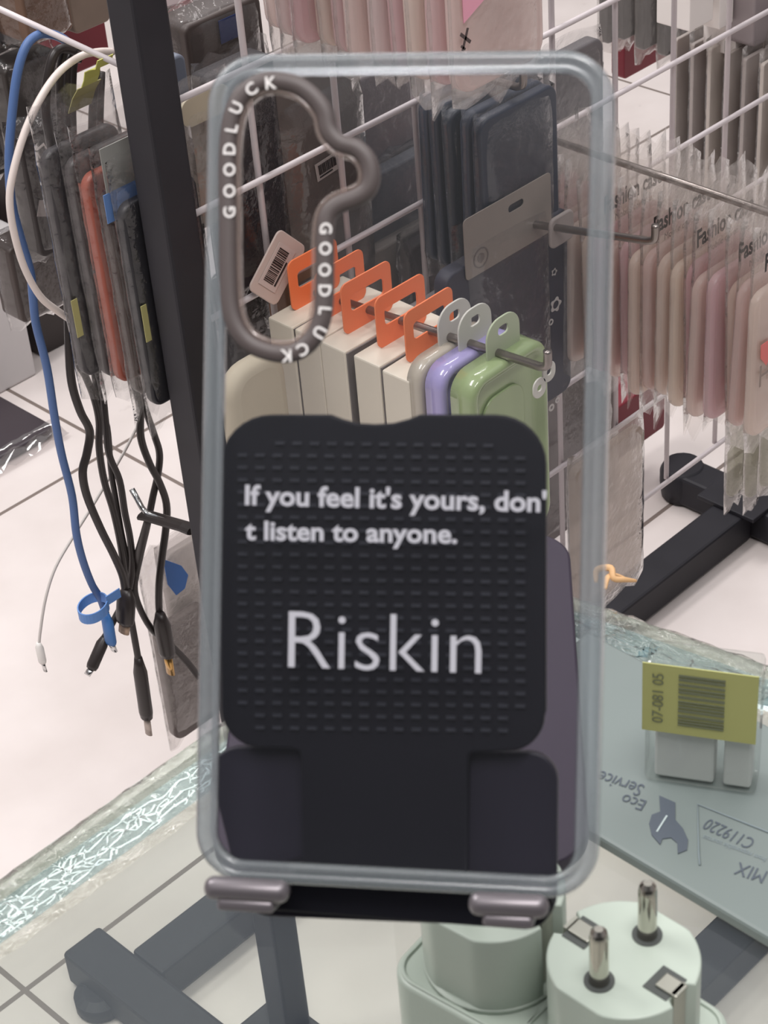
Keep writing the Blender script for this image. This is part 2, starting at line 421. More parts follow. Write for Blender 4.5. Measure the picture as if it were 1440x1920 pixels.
loft('ring_lip', [[(x, y, z) for x, y in offset_loop(rc, d)] for d, z in rp2], clear('ring_lip', (.80, .76, .75), .22, (225, 205, 195), .08, 1.5, 1.5), case)
# lettering round the ring, letter by letter
letter_m = mat('ring_lettering', (236, 232, 230), .3)
for ch, px, py, a in (('G', 430, 398, 90), ('O', 430, 358, 90), ('O', 430, 318, 90), ('D', 430, 279, 88), ('L', 434, 240, 80), ('U', 443, 202, 66), ('C', 471, 167, 36), ('K', 508, 155, 5),
                      ('G', 611, 428, -90), ('O', 610, 466, -90), ('O', 609, 506, -90), ('D', 609, 545, -91), ('L', 609, 583, -95), ('U', 599, 623, -118), ('C', 568, 655, -152), ('K', 536, 667, -178)):
    c = cl(px, py, .0021); r = math.radians(a)
    me = text_data(ch, bold=.02)
    xs = [v.co.x for v in me.vertices]; ys = [v.co.y for v in me.vertices]; s = .0024 / (max(ys) - min(ys))
    mx_, my_ = (max(xs) + min(xs)) / 2, (max(ys) + min(ys)) / 2
    M = Matrix.Translation(c) @ Matrix.Rotation(r, 4, 'Z') @ Matrix.Scale(s, 4) @ Matrix.Translation((-mx_, -my_, 0))
    me.transform(M)
    link('letter', me, letter_m, case)
print_m = mat('white_print', (178, 178, 186), .5)
def case_text(body, pxl, pyl, pxr, pyr, hpx, bold):
    a = cl(pxl, pyl, .0009); b = cl(pxr, pyr, .0009); d = b - a
    M = Matrix.Translation(a) @ Matrix.Rotation(math.atan2(d.y, d.x), 4, 'Z')
    h = (cl(pxl, pyl - hpx, .0009) - a).length
    return text('printed_text', body, print_m, case, M, d.length, h, bold)
case_text("If you feel it's yours, don'", 459, 959, 1024, 973, 52, .028)
case_text("t listen to anyone.", 459, 1024, 857, 1031, 48, .028)
case_text("Riskin", 540, 1252, 902, 1264, 106, -.010)

stand_m = mat('stand_paint', (21, 21, 29), .5, spec=.2)
stand_hook_m = mat('stand_hook_metal', (112, 107, 111), .34, .5)
stand = thing('phone_stand', 'dark metal phone stand with ridged back plate and two hooks holding the case', 'phone stand', mw=CM)
zb = -.0125
def S2(pts, z): return [tuple(cl(x, y, z)[:2]) for x, y in pts]
def arc(cx, cy, r, a0, a1, n=8): return [(cx + r * math.cos(math.radians(a0 + (a1 - a0) * k / n)), cy - r * math.sin(math.radians(a0 + (a1 - a0) * k / n))) for k in range(n + 1)]
pl = arc(512, 875, 93, 180, 90) + [(620, 782), (640, 790), (670, 798), (705, 800), (740, 798), (770, 790), (790, 782)] + arc(930, 872, 90, 90, 0)
pl += [(1020, 1330)] + arc(955, 1340, 62, 0, -90) + [(885, 1404)] + [(876, 1412), (872, 1640), (1030, 1680)] + arc(985, 1688, 48, -5, -90, 6) + arc(515, 1640, 60, 260, 180, 6)
pl += [(575, 1610), (572, 1420), (566, 1402), (545, 1396)] + arc(492, 1326, 70, 270, 180)
lp = arc(452, 1452, 50, 180, 90) + arc(992, 1462, 50, 90, 0) + arc(985, 1676, 55, 0, -90, 6) + arc(512, 1652, 60, 262, 180, 6)
plate = link('back_plate', shape2d([S2(pl, zb)], .003, .0005, zb), stand_m, stand)
link('lower_plate', shape2d([S2(lp, zb - .004)], .003, .0005, zb - .004), mat('stand_back_paint', (36, 34, 46), .45, spec=.3), stand)
bm = bmesh.new()
for j in range(24):
    for i in range(17):
        yy = 833 + j * 23.2; xx = 456 + i * 32.5 + (5 if j < 1 else 0)
        if (j == 0 and (i < 2 or i > 14)) or (j > 21 and (i < 1 or i > 15)): continue
        c = cl(xx, yy + (xx - 720) * .012, zb + .0015)
        bm_box(bm, c.x - .00095, c.x + .00095, c.y - .00032, c.y + .00032, zb + .0012, zb + .0022)
bm_obj('grip_ridges', bm, mat('grip_rubber', (40, 42, 52), .55), stand)
for (xa, ya, xb, yb) in ((400, 1664, 526, 1672), (896, 1694, 1012, 1700)):
    a = cl(xa, ya, .0045); b = cl(xb, yb, .0045)
    d = b - a; ln = d.length
    M = Matrix.Translation(a) @ Matrix.Rotation(math.atan2(d.y, d.x), 4, 'Z')
    bm = bmesh.new(); bm_box(bm, -.0018, ln + .0018, -.0023, .0023, -.0022, .0022, .0021, 4)
    bm_box(bm, .001, ln - .001, -.0042, -.0016, -.019, .0015, .0009, 3)
    bm.transform(M)
    bm_obj('hook', bm, stand_hook_m, stand, True)
# arm and base (base lies on the glass)
inv = CM.inverted()
bc_f = onZ(748, 1640, ZG + .006); bc_b = onZ(772, 1022, ZG + .006)
bd = (bc_b - bc_f); bl = bd.length; bd.normalize(); bs = Vector((bd.y, -bd.x, 0))
BM = Matrix(((bs.x, bd.x, 0, bc_f.x), (bs.y, bd.y, 0, bc_f.y), (0, 0, 1, ZG + .0038), (0, 0, 0, 1)))
for px_, py_ in ((-.042, .018), (.042, .018), (-.03, .05), (.036, .085)):
    lathe('rubber_pad', [(.006, -.0034), (.006, .0002)], stand_m, stand, 20, M=inv @ BM @ Matrix.Translation((px_, py_, 0)))
me = shape2d([rrect(.116, bl, .016, 8, 0, bl / 2)], .006, .001, .003); me.transform(inv @ BM)
link('base', me, mat('base_paint', (52, 44, 58), .45, spec=.3), stand)
base_mid = inv @ (BM @ Vector((0, bl * .35, .006)))
hinge = cl(725, 1400, zb - .012)
tube('arm', [base_mid, base_mid + (hinge - base_mid) * .5, hinge], .008, stand_m, stand, 16)
tube('hinge', [cl(600, 1400, zb - .010), cl(850, 1405, zb - .010)], .0075, stand_m, stand, 16)

# ------------------------------------------------------------------ power adapters on the glass
white_pl = mat('adapter_plastic', (174, 185, 174), .35, spec=.4)
dark_slot = mat('slot_dark', (70, 74, 72), .6)
def adapter(label, cx, cy, rot, body_h=.05, pins=True):
    t = thing('power_adapter', label, 'power adapter', (cx, cy, ZG + .0012), (0, 0, rot), group='white power adapters')
    me = shape2d([rrect(.040, .040, .0075, 8)], body_h, .0012, body_h / 2); link('body', me, white_pl, t)
    me = shape2d([rrect(.0395, .0395, .0072, 8), rrect(.0385, .0385, .0068, 8)], .001, .0003, body_h + .0002); link('rim', me, white_pl, t)
    h = body_h; R = .0183; top = .027
    # plug barrel with two flat key slots cut into its sides
    P = []
    n = 96
    for k in range(n):
        a = 2 * math.pi * k / n; x, y = R * math.cos(a), R * math.sin(a)
        if abs(y) < .0042 and abs(x) > R - .004: x = math.copysign(R - .0026, x)
        if abs(abs(y) - .0) > .0 and abs(y) > R - .0012 and abs(x) < .006: y = math.copysign(R - .0012, y)
        P.append((x, y))
    link('plug', shape2d([P], top, .0006, h + top / 2), white_pl, t)
    lathe('plug_collar', [(.0192, 0), (.0192, .0015), (.0184, .002)], white_pl, t, 48, (0, 0, h))
    for s in (-1, 1) if pins else ():
        lathe('pin_seat', [(.0038, 0), (.0038, .0004)], dark_slot, t, 24, (0, s * .0095, h + top))
        pr = [(.0026, 0), (.0024, .004), (.00238, .0150), (.0020, .0172), (.0011, .0182)]
        lathe('pin', pr, mat('pin_nickel', (190, 186, 176), .14, 1), t, 24, (0, s * .0095, h + top + .0003))
        box('earth_slot', s * .0125 - .0035, s * .0125 + .0035, -.0042, .0042, h + top, h + top + .0003, dark_slot, t)
        box('earth_clip', s * .0135 - .0022, s * .0135 + .0042, -.0024, .0024, h + top + .0003, h + top + .0011, mat('clip_steel', (160, 160, 150), .3, .8), t, .0003)
        box('earth_clip', s * (R - .0018) - .0005, s * (R - .0018) + .0005, -.0024, .0024, h + .004, h + top + .0011, MATS['clip_steel'], t)
    return t
pz = ZG + .077
pr_ = onZ(1169, 1802, pz); pin_a = onZ(1122, 1868, pz); pin_b = onZ(1211, 1782, pz)
rot = math.atan2((pin_b - pin_a).y, (pin_b - pin_a).x) - math.pi / 2
adapter('white power adapter with two upright metal plug pins at lower right', pr_.x, pr_.y, rot)
pl_ = onZ(922, 1668, pz)
adapter('white power adapter partly hidden under the phone stand, left of the one with bare pins', pl_.x, pl_.y, rot + .1, pins=True)

# ------------------------------------------------------------------ packaging helpers
def film(parent, w, h, t, m, seed, z1=0.0, y0=0.0, jag=.006, name='plastic_sleeve', nx=8, nz=16):
    """crinkled clear pouch hanging from z1 down by h, centred on y0, pinched at top and bottom"""
    V, Fc = [], []
    rnd = random.Random(seed)
    jz = [rnd.uniform(-jag, jag) for _ in range(nx + 1)]
    for side in (-1, 1):
        for j in range(nz + 1):
            f = j / nz
            th = t / 2 * min(1, math.sin(math.pi * f) * 2.2) + .0006
            for i in range(nx + 1):
                g = i / nx; x = (g - .5) * w; z = z1 - h * f
                e = min(1, 6 * min(g, 1 - g) + .15)
                if j == nz: z += jz[i]
                if j == 0: z += jz[nx - i] * .5
                n = noise.noise(Vector((x * 45 + seed * 3.1, z * 38, side * 2.0)))
                V.append((x * (1 + .03 * noise.noise(Vector((z * 60, seed, 1)))), y0 + side * (th * e + .0010 * (n + .3) * (1.6 if f < .25 or f > .85 else .6)), z))
    N = (nx + 1) * (nz + 1)
    for s in (0, 1):
        for j in range(nz):
            for i in range(nx):
                a = s * N + j * (nx + 1) + i; Fc.append((a, a + 1, a + nx + 2, a + nx + 1))
    for j in range(nz):
        for i in (0, nx):
            a = j * (nx + 1) + i; Fc.append((a, a + nx + 1, N + a + nx + 1, N + a))
    return mesh_obj(name, V, Fc, m, parent, True)
def slab(name, parent, w, h, t, z1, m, y0=0.0, r=.008, bev=.0015):
    """rounded card or case standing in the local xz plane"""
    me = shape2d([rrect(w, h, r, 5)], t, min(bev, t * .45), 0)
    me.transform(Matrix.Translation((0, y0, z1 - h / 2)) @ Matrix.Rotation(math.pi / 2, 4, 'X'))
    return link(name, me, m, parent)
XZ = Matrix.Rotation(math.pi / 2, 4, 'X')
def wtext(parent, body, x, y, z, w, h, m, ang=0, name='printed_text', bold=.0):
    return text(name, body, m, parent, Matrix.Translation((x, y, z)) @ Matrix.Rotation(ang, 4, 'Y') @ XZ, w, h, bold)
def barcode(parent, x, y, z, w, h, ang=0, seed=1, m_bg=None):
    """white sticker with printed bars"""
    rnd = random.Random(seed)
    R = Matrix.Translation((x, y, z)) @ Matrix.Rotation(ang, 4, 'Y')
    bm = bmesh.new(); bm_box(bm, -w / 2, w / 2, -.0002, .0002, -h / 2, h / 2); bm.transform(R)
    st = bm_obj('sticker', bm, m_bg or mat('sticker_paper', (205, 196, 192), .6), parent)
    bm = bmesh.new(); u = -w * .38
    while u < w * .38:
        q = rnd.uniform(.012, .04) * w; bm_box(bm, u, min(u + q, w * .4), -.0005, -.0003, -h * .2, h * .36); u += q + rnd.uniform(.012, .03) * w
    bm_box(bm, -w * .38, w * .2, -.0005, -.0003, -h * .36, -h * .28)
    bm.transform(R); bm_obj('barcode', bm, mat('ink_black', (40, 36, 36), .6), st)
    return st
ink = mat('ink_black', (40, 36, 36), .6)
def pk(px0, py0, px1, py1, Y):
    xm, ym = (px0 + px1) / 2, (py0 + py1) / 2
    a = onY(px0, ym, Y).x; b = onY(px1, ym, Y).x; z1 = onY(xm, py0, Y).z; z0 = onY(xm, py1, Y).z
    return a, b, z0, z1
def pack(name, label, cat, rect, Y, t, m, group=None, sleeve=None, bev=.002, r=.004, part='carton', seed=1, tilt=0, sl_extra=.012):
    """a box / card / case hanging with its face in the A-Z plane, given by its outline in the photo on plane Y"""
    a, b, z0, z1 = pk(*rect, Y); w, h = b - a, z1 - z0
    th = thing(name, label, cat, ((a + b) / 2, Y + t / 2, z1), (0, tilt, 0), group)
    slab(part, th, w, h, t, 0, m, 0, r, bev)
    if sleeve: film(th, w + sl_extra, h + sl_extra * 2, t + .006, sleeve, seed, sl_extra)
    return th, w, h, t

def frosted(name, c):
    return clear(name, (.93, .90, .89), .70, c, .25, 1.45, .8, tl=.65)
# ------------------------------------------------------------------ top row: pale pink bagged cases
hook('grey hook at the top carrying the row of pale pink bagged cases', .77, 1.012, .68, 1.03)
pinks = [(246, 230, 226), (242, 218, 220), (248, 236, 228), (240, 212, 216), (246, 232, 232)]
for k in range(11):
    Y = .70 + .0152 * k
    lab = ('bagged pale phone case with black airplane print, frontmost of the top row' if k == 0 else
           'bagged pale pink phone case, %s from the front in the top row' % ORD[k])
    t = thing('bagged_phone_case', lab, 'phone case', (.770 + .002 * math.sin(k * 2.1), Y, 1.012), (0, .02 * math.sin(k * 1.7), 0), 'bagged pale cases in the top row')
    c = slab('case_shell', t, .066, .116, .0100, -.012, frosted('frosted_pink_%d' % (k % 5), pinks[k % 5]), 0, .009, .003)
    film(t, .073, .150, .011, film_m, 20 + k, .006, 0, .008)
    if k == 0:
        # airplane print and pink heart patch
        pz_ = onY(866, 72, Y - .0048)
        bm = bmesh.new()
        for (L, wd, ax, ay, an) in ((.0125, .0017, 0, 0, 0), (.0105, .002, .0007, 0, 1.9), (.0045, .0014, -.0045, 0, 1.9)):
            b2 = bmesh.new(); bm_box(b2, -L / 2, L / 2, -.0002, .0002, -wd / 2, wd / 2, .0001, 1)
            b2.transform(Matrix.Translation((ax, 0, 0)) @ Matrix.Rotation(an, 4, 'Y'))
            me_ = bpy.data.meshes.new('x'); b2.to_mesh(me_); b2.free(); bm.from_mesh(me_); bpy.data.meshes.remove(me_)
        bm.transform(Matrix.Translation((pz_.x - .770, -.0072, pz_.z - 1.012)) @ Matrix.Rotation(-1.15, 4, 'Y'))
        bm_obj('airplane_print', bm, mat('plane_ink', (72, 58, 58), .5), t)
        me_ = shape2d([[(0, 0), (.022, .010), (.030, .034), (.022, .060), (0, .060)]], .0004, 0); me_.transform(Matrix.Translation((-.0325, -.0066, -.088)) @ XZ)
        link('heart_print', me_, mat('heart_pink', (226, 158, 178), .5), t)

# ------------------------------------------------------------------ right row: bagged cases with printed headers
hook('grey hook carrying the long row of bagged cases with printed headers', .985, .7165, .60, .7165)
tints = [(248, 236, 228), (242, 222, 220), (248, 234, 224), (240, 212, 218), (246, 230, 224), (238, 204, 212), (250, 238, 226)]
for k in range(20):
    Y = .643 + .0110 * k
    lab = ('bagged phone case with a red and yellow print, frontmost of the right row' if k == 0 else
           'bagged pale phone case, %s from the front in the right row' % ORD[k])
    t = thing('bagged_phone_case', lab, 'phone case', (.984 + .0025 * math.sin(k * 1.3), Y, .722), (.02 * math.sin(k * 1.9), .03 * math.sin(k * 2.3), .02 * math.sin(k * 3.1)), 'bagged cases with printed headers in the right row')
    slab('case_shell', t, .071 - .003 * (k % 3), .108, .0074, -.048 + .003 * math.sin(k * 2.7), frosted('frosted_case_%d' % (k % 7), tints[k % 7]), 0, .009, .003)
    film(t, .080, .172 + .006 * math.sin(k * 1.9), .0092, film_r, 50 + k, .004, 0, .012)
    if k in (0, 2, 5, 8, 12):
        wtext(t, 'Fashion case', -.036, -.0072, -.026, .064, .0135, ink, bold=.03)
        wtext(t, 'Mobile cover', -.024, -.0072, -.035, .034, .005, mat('ink_grey', (110, 100, 98), .6))
    if k == 0:
        me_ = shape2d([[(0, 0), (.007, -.009), (.012, -.003), (.012, .010), (0, .010)]], .0004, 0); me_.transform(Matrix.Translation((-.0345, -.0062, -.092)) @ XZ)
        link('red_print', me_, mat('print_red', (214, 108, 104), .5), t)
        me_ = shape2d([[(0, 0), (.03, 0), (.03, .03), (.012, .022)]], .0004, 0); me_.transform(Matrix.Translation((.005, -.0062, -.149)) @ XZ)
        link('yellow_print', me_, mat('print_yellow', (226, 208, 166), .5), t)
        me_ = shape2d([rrect(.022, .03, .010, 5)], .0004, 0); me_.transform(Matrix.Translation((.018, -.0062, -.100)) @ XZ)
        link('coral_print', me_, mat('print_coral', (222, 160, 150), .5), t)
        wtext(t, 'H', -.035, -.0064, -.115, .013, .017, mat('ink_taupe', (140, 124, 116), .6))

# ------------------------------------------------------------------ cream boxes with orange hang tabs, and three cases
hook('grey hook carrying the cream boxes with orange hang tabs', .755, .694, .655, .7115)
orange = mat('hang_tab_orange', (246, 134, 84), .45)
cream = mat('box_cream', (226, 218, 202), .6, var=.03, vscale=25)
cream_d = mat('box_slot_grey', (112, 106, 104), .6)
def tab_mesh(w=.044, h=.036):
    o_ = rrect(w, h, .005, 4); i_ = [(x * 1, y) for x, y in rrect(w * .68, h * .34, .003, 4, 0, h * .06)]
    me_ = shape2d([o_, i_], .0012, .0003); me_.transform(Matrix.Translation((0, 0, h / 2)) @ XZ); return me_
ys = .8635
for k in range(5):
    th_ = .0245
    y1 = ys - th_ * k - (.0015 * k if k > 2 else 0)
    lab = 'cream box with orange hang tab, %s from the front on the lower hook' % ORD[4 - k]
    t = thing('phone_case_box', lab, 'box', (.7535 + .0015 * math.sin(k * 3), y1 - th_ / 2, .6895), (0, 0, .015 * math.sin(k * 2)), 'cream boxes with orange hang tabs')
    bm = bmesh.new(); bm_box(bm, -.0345, .0345, -th_ / 2 + .0014, th_ / 2, -.135, 0, .0012, 2); bm_obj('box', bm, cream, t)
    bm = bmesh.new(); bm_box(bm, -.0335, .0335, -th_ / 2 + .0003, -th_ / 2 + .0014, -.134, -.0012); bm_obj('front_panel', bm, cream_d, t)
    tb = link('hang_tab', tab_mesh(), orange, t); tb.location = (.002, .004, 0); tb['label'] = 'orange hang tab with a slot'
def soft_case(label, Y, z1, col, tabcol, depth=.011, w=.072, h=.14, rim=None, x=.755):
    t = thing('soft_phone_case', label, 'phone case', (x, Y, z1), (0, 0, .02))
    o_ = rrect(w, h, .014, 7)
    loops = []
    for i_, z in ((0, -depth / 2), (0, depth / 2 - .003), (.001, depth / 2 - .0012), (.003, depth / 2), (.0055, depth / 2 - .0006), (.007, depth / 2 - .004), (.011, depth / 2 - .0055)):
        loops.append([(x_, y_, z) for x_, y_ in rrect(w - 2 * i_, h - 2 * i_, max(.014 - i_ * .8, .003), 7)])
    o = loft('case_shell', loops, col, t, False)
    me_ = o.data; n = len(loops[0]); bm = bmesh.new(); bm.from_mesh(me_); bm.verts.ensure_lookup_table()
    bm.faces.new([bm.verts[(len(loops) - 1) * n + i] for i in range(n)]); bm.faces.new([bm.verts[i] for i in range(n)][::-1])
    bmesh.ops.recalc_face_normals(bm, faces=bm.faces); bm.to_mesh(me_); bm.free()
    me_.transform(Matrix.Translation((0, 0, -h / 2)) @ XZ)
    tab = shape2d([rrect(.030, .034, .012, 7), rrect(.010, .007, .003, 4, 0, .008)], .0014, .0004)
    tab.transform(Matrix.Translation((.006, .002, .007)) @ XZ); link('hang_tab', tab, tabcol, t)
    me2 = shape2d([rrect(w * .52, h * .40, .012, 7)], .0016, .0006); me2.transform(Matrix.Translation((-.004, -depth / 2 + .0042, -.05)) @ XZ)
    link('camera_panel', me2, col, t)
    return t
tabc = mat('tab_pale', (206, 204, 196), .5); tabg = mat('tab_green', (176, 186, 158), .45)
soft_case('pale grey glossy phone case hanging between cream box and lavender case', .7335, .702, mat('case_greige', (186, 178, 164), .22, coat=.5), tabc)
soft_case('lavender glossy phone case hanging on the lower hook', .7165, .7045, mat('case_lavender', (166, 158, 206), .2, coat=.6), tabc, .014)
soft_case('sage green glossy phone case, frontmost on the lower hook', .6935, .7065, mat('case_sage', (150, 168, 122), .2, coat=.6), tabg, .018)
t = thing('eyelet_tag', 'pale plastic tag with two eyelets at the tip of the lower hook', 'tag', (.755, .664, .700))
for dx, dz in ((0.002, -.006), (.011, .001)):
    me_ = shape2d([rrect(.011, .013, .0052, 6, dx, dz), rrect(.005, .005, .0024, 5, dx, dz)], .0012, .0003); me_.transform(XZ); link('eyelet', me_, tabc, t)

# ------------------------------------------------------------------ carded navy pack on the bare hook and its neighbours
t, w, h, _ = pack('carded_phone_case', 'navy phone case with tan header card and white flowers on the bare hook', 'phone case', (845, 455, 1068, 800), .800, .012, mat('case_navy', (58, 58, 70), .5, var=.15, vscale=40), part='case_shell', r=.008)
card = mat('card_tan', (148, 138, 130), .7, var=.05, vscale=30)
me_ = shape2d([rrect(.088, .045, .003, 4), rrect(.016, .006, .0028, 4, .008, .012)], .0008, .0002); me_.transform(Matrix.Translation((-.001, -.007, .014)) @ XZ)
hc = link('header_card', me_, card, t)
ri = [(.0075 * math.cos(a * .2618), .0075 * math.sin(a * .2618)) for a in range(24)]; rj = [(x * .86, y * .86) for x, y in ri]
me_ = shape2d([ri, rj], .0003, 0); me_.transform(Matrix.Translation((-.030, -.0076, .003)) @ XZ); link('round_emblem', me_, mat('emblem_ink', (112, 103, 98), .7), hc)
me_ = shape2d([[(x * .45, y * .45) for x, y in ri]], .0003, 0); me_.transform(Matrix.Translation((-.030, -.0076, .003)) @ XZ); link('round_emblem', me_, MATS['emblem_ink'], hc)
flower = mat('flower_white', (196, 192, 190), .5)
def ringmesh(r0, r1, wob=0): 
    return shape2d([[((r0 + wob * math.cos(5 * a * .1309)) * math.cos(a * .1309), (r0 + wob * math.cos(5 * a * .1309)) * math.sin(a * .1309)) for a in range(48)],
                    [(r1 * math.cos(a * .2618), r1 * math.sin(a * .2618)) for a in range(24)]], .0004, 0)
org = t.location
for px_, py_, r0, r1, wb in ((1042, 571, .0052, .0032, .0009), (1033, 604, .0025, .0014, 0), (1039, 510, .0026, .0016, .0005), (1034, 764, .0030, .0014, 0), (1045, 750, .0024, .0012, 0)):
    q = onY(px_, py_, .7995); me_ = ringmesh(r0, r1, wb); me_.transform(Matrix.Translation((q.x - org.x, -.0066, q.z - org.z)) @ XZ); link('flower_print', me_, flower, t)
film(t, .098, .165, .018, film_thin, 91, .03)
pack('carded_pack', 'pale carded pack with a rounded corner directly behind the navy pack', 'pack', (848, 385, 960, 560), .845, .010, mat('card_grey', (142, 136, 132), .7), sleeve=film_thin, seed=6)
pack('carded_pack', 'small pale card tucked behind the tip of the bare hook', 'pack', (1035, 405, 1075, 455), .78, .003, mat('card_grey2', (150, 140, 136), .7))
hook('grey hook carrying the dark navy row above the bare hook', .905, .795, .80, .797)
for k in range(5):
    Y = .806 + .0125 * k
    t = thing('navy_case', 'dark navy phone case, %s from the front in the upper middle row' % ORD[k], 'phone case', (.902 + .003 * math.sin(k * 2), Y, .786), (0, .02 * math.sin(k * 2), 0), 'dark navy cases in the upper middle row')
    slab('case_shell', t, .074, .118, .0085, 0, mat('navy_%d' % (k % 3), [(46, 52, 68), (56, 62, 78), (40, 46, 58)][k % 3], .4), 0, .008, .002)
    film(t, .080, .135, .0115, film_thin, 110 + k, .008)

# ------------------------------------------------------------------ things behind the grid, seen past and through the case
dk = lambda n, c, r=.5: mat(n, c, r, var=.12, vscale=22)
t, w, h, _ = pack('grey_carton', 'large taupe grey carton with barcode sticker behind the grid', 'carton', (535, 130, 690, 560), .90, .05, mat('carton_taupe', (112, 104, 100), .6, var=.04, vscale=20))
q = onY(612, 312, .9); barcode(t, q.x - t.location.x, -.0256, q.z - t.location.z, .021, .013, -.1, 4)
film(t, w + .02, h + .03, .062, film_thin, 77, .01)
pack('dark_pack', 'tall near black pack left of the taupe carton', 'pack', (418, 120, 533, 530), .90, .02, dk('pack_black', (38, 33, 38)), sleeve=film_thin, seed=8)
pack('dark_pack', 'dark brown pack low behind the camera ring', 'pack', (425, 540, 520, 700), .93, .03, dk('pack_umber', (50, 43, 43)), sleeve=film_thin, seed=9)
t, w, h, _ = pack('grey_card_pack', 'grey sleeve pack with beige rounded top beside the black upright', 'pack', (345, 178, 440, 420), .895, .012, mat('pack_warm_grey', (134, 126, 118), .6, var=.05, vscale=25), sleeve=film_thin, seed=10)
me_ = shape2d([rrect(.040, .018, .008, 5)], .002, .0004); me_.transform(Matrix.Translation((0, -.0085, -.004)) @ XZ); link('paper_top', me_, mat('paper_beige', (176, 166, 146), .6), t)
t, w, h, _ = pack('brown_pack', 'crumpled dark brown pack with a blue sticker right of the upright', 'pack', (362, 20, 500, 260), .97, .03, dk('pack_brown', (72, 62, 59)), sleeve=film_thin, seed=11)
q = onY(428, 52, .97); bm = bmesh.new(); bm_box(bm, -.009, .009, -.0003, .0003, -.008, .008); bm.transform(Matrix.Translation((q.x - t.location.x, -.0165, q.z - t.location.z))); bm_obj('sticker', bm, mat('sticker_blue', (28, 44, 92), .5), t)
pack('blue_grey_pack', 'slate blue pack edge right beside the black upright', 'pack', (315, 110, 350, 200), .95, .01, mat('pack_slate', (112, 118, 132), .5))
pack('rosy_pack', 'rosy brown translucent pack beside the upright behind the slate one', 'pack', (318, 45, 385, 190), 1.02, .02, dk('pack_rosy', (124, 104, 100)), sleeve=film_thin, seed=12)
t, w, h, _ = pack('price_board', 'white paper board with a red stripe at the top behind the upright', 'sign', (280, -60, 385, 46), 1.25, .004, mat('paper_white', (206, 192, 194), .6))
bm = bmesh.new(); bm_box(bm, -w / 2, w * .28, -.0028, -.0021, -h, -h + .017); bm_obj('red_stripe', bm, mat('stripe_red', (156, 78, 84), .6), t)
t, w, h, _ = pack('price_tag', 'white price tag with barcode lying on the wire inside the camera ring', 'tag', (452, 484, 548, 566), .862, .0015, mat('tag_paper', (206, 188, 180), .6), tilt=-.75)
t.location.z -= .0
barcode(t, 0, -.0012, -h * .45, w * .7, h * .6, 0, 7, mat('tag_paper2', (208, 192, 186), .6))
pack('brown_leather_pack', 'brown leather textured sleeve behind the orange tab', 'pack', (540, 505, 612, 600), .885, .02, mat('leather_brown', (128, 96, 78), .55, var=.15, vscale=60))
for (lab, rc_, Y, c) in (('mauve grey bagged pack behind the grid right of the taupe carton', (650, 130, 800, 360), .93, (118, 108, 112)),
                         ('bluish grey bagged pack behind the grid below the mauve one', (690, 300, 850, 450), .915, (104, 106, 114)),
                         ('beige bagged pack behind the orange hang tabs', (655, 450, 850, 640), .905, (150, 142, 136)),
                         ('dark brown pack between the hang tabs and the navy pack', (775, 440, 875, 680), .885, (84, 76, 76)),
                         ('smoky grey bagged pack at the upper right behind the clear case', (985, 110, 1130, 470), .905, (104, 100, 102)),
                         ('taupe bagged pack under the right row behind the clear case', (1010, 640, 1150, 980), .89, (110, 100, 98))):
    pack('bagged_pack', lab, 'pack', rc_, Y, .012, mat('bag_%d_%d_%d' % c, c, .5, var=.08, vscale=25), 'bagged packs behind the grid', film_thin, seed=c[0] + c[2], r=.008)
pack('beige_pouch', 'beige cloth pouch left of the cream boxes', 'pouch', (462, 690, 540, 960), .80, .016, mat('pouch_beige', (190, 180, 160), .75, var=.06, vscale=15), r=.012, bev=.008, part='pouch')

# ------------------------------------------------------------------ upper right: grey cards on wire loops, black packs, white boxes
rail2 = thing('hang_rail', 'dark rail at the upper right that the grey cards hang from', 'rail', (1.385, .98, .655))
tube('rail', [(0, .12, 0), (0, -.30, .0)], .006, black_steel, rail2, 10)
for k in range(7):
    Y = 1.005 - .0185 * k
    t = thing('grey_card_sleeve', 'grey card sleeve on a wire loop, %s from the left at upper right' % ORD[k], 'card', (1.385, Y, .628), (0, 0, 0), 'grey card sleeves on wire loops')
    slab('card', t, .086, .17, .004, 0, mat('card_slate_%d' % (k % 3), [(184, 174, 168), (170, 160, 156), (196, 186, 178)][k % 3], .55), 0, .002, .0008)
    film(t, .094, .19, .009, film_thin, 150 + k, .012, 0, .004)
    tube('wire_loop', [(-.015, 0, -.004), (-.014, 0, .010), (-.004, 0, .028), (.006, 0, .035), (.012, 0, .030)], .0012, grey_steel, t, 8, 4)
for k, (a_, b_, p1) in enumerate(((1140, 1182, 92), (1170, 1215, 84), (1208, 1262, 100), (1250, 1300, 112))):
    pack('black_pack', 'black bagged pack, %s from the left at the far upper right' % ORD[k], 'pack', (a_, -90, b_, p1 - 22), 1.32 - .012 * k, .012, mat('pack_jet', (42, 40, 44), .3), 'black bagged packs at the far upper right', film_m, seed=170 + k, sl_extra=.016)
pack('red_carton', 'dark red carton below the black packs at the far upper right', 'carton', (1172, 30, 1262, 122), 1.40, .02, mat('carton_red', (118, 30, 44), .5))
pack('dark_carton', 'dark charcoal carton behind the grey cards at the upper right', 'carton', (1318, 20, 1420, 215), 1.25, .03, dk('carton_charcoal', (66, 62, 64)))
wb = mat('box_white', (236, 230, 226), .5)
for lab, x0, x1, y1 in (('white box hanging at the top right, leftmost of three', 1296, 1338, 46), ('small white box in the middle of the three at top right', 1352, 1376, 46), ('large white box hanging at the top right corner', 1384, 1424, 92)):
    pack('white_box', lab, 'box', (x0, -120, x1, y1), .95, .035, wb, 'white boxes at the top right', bev=.0008, r=.001)
pack('grey_box', 'grey translucent box at the right edge beside the large white box', 'box', (1418, -80, 1470, 70), .93, .03, mat('box_mauve', (150, 140, 142), .4))

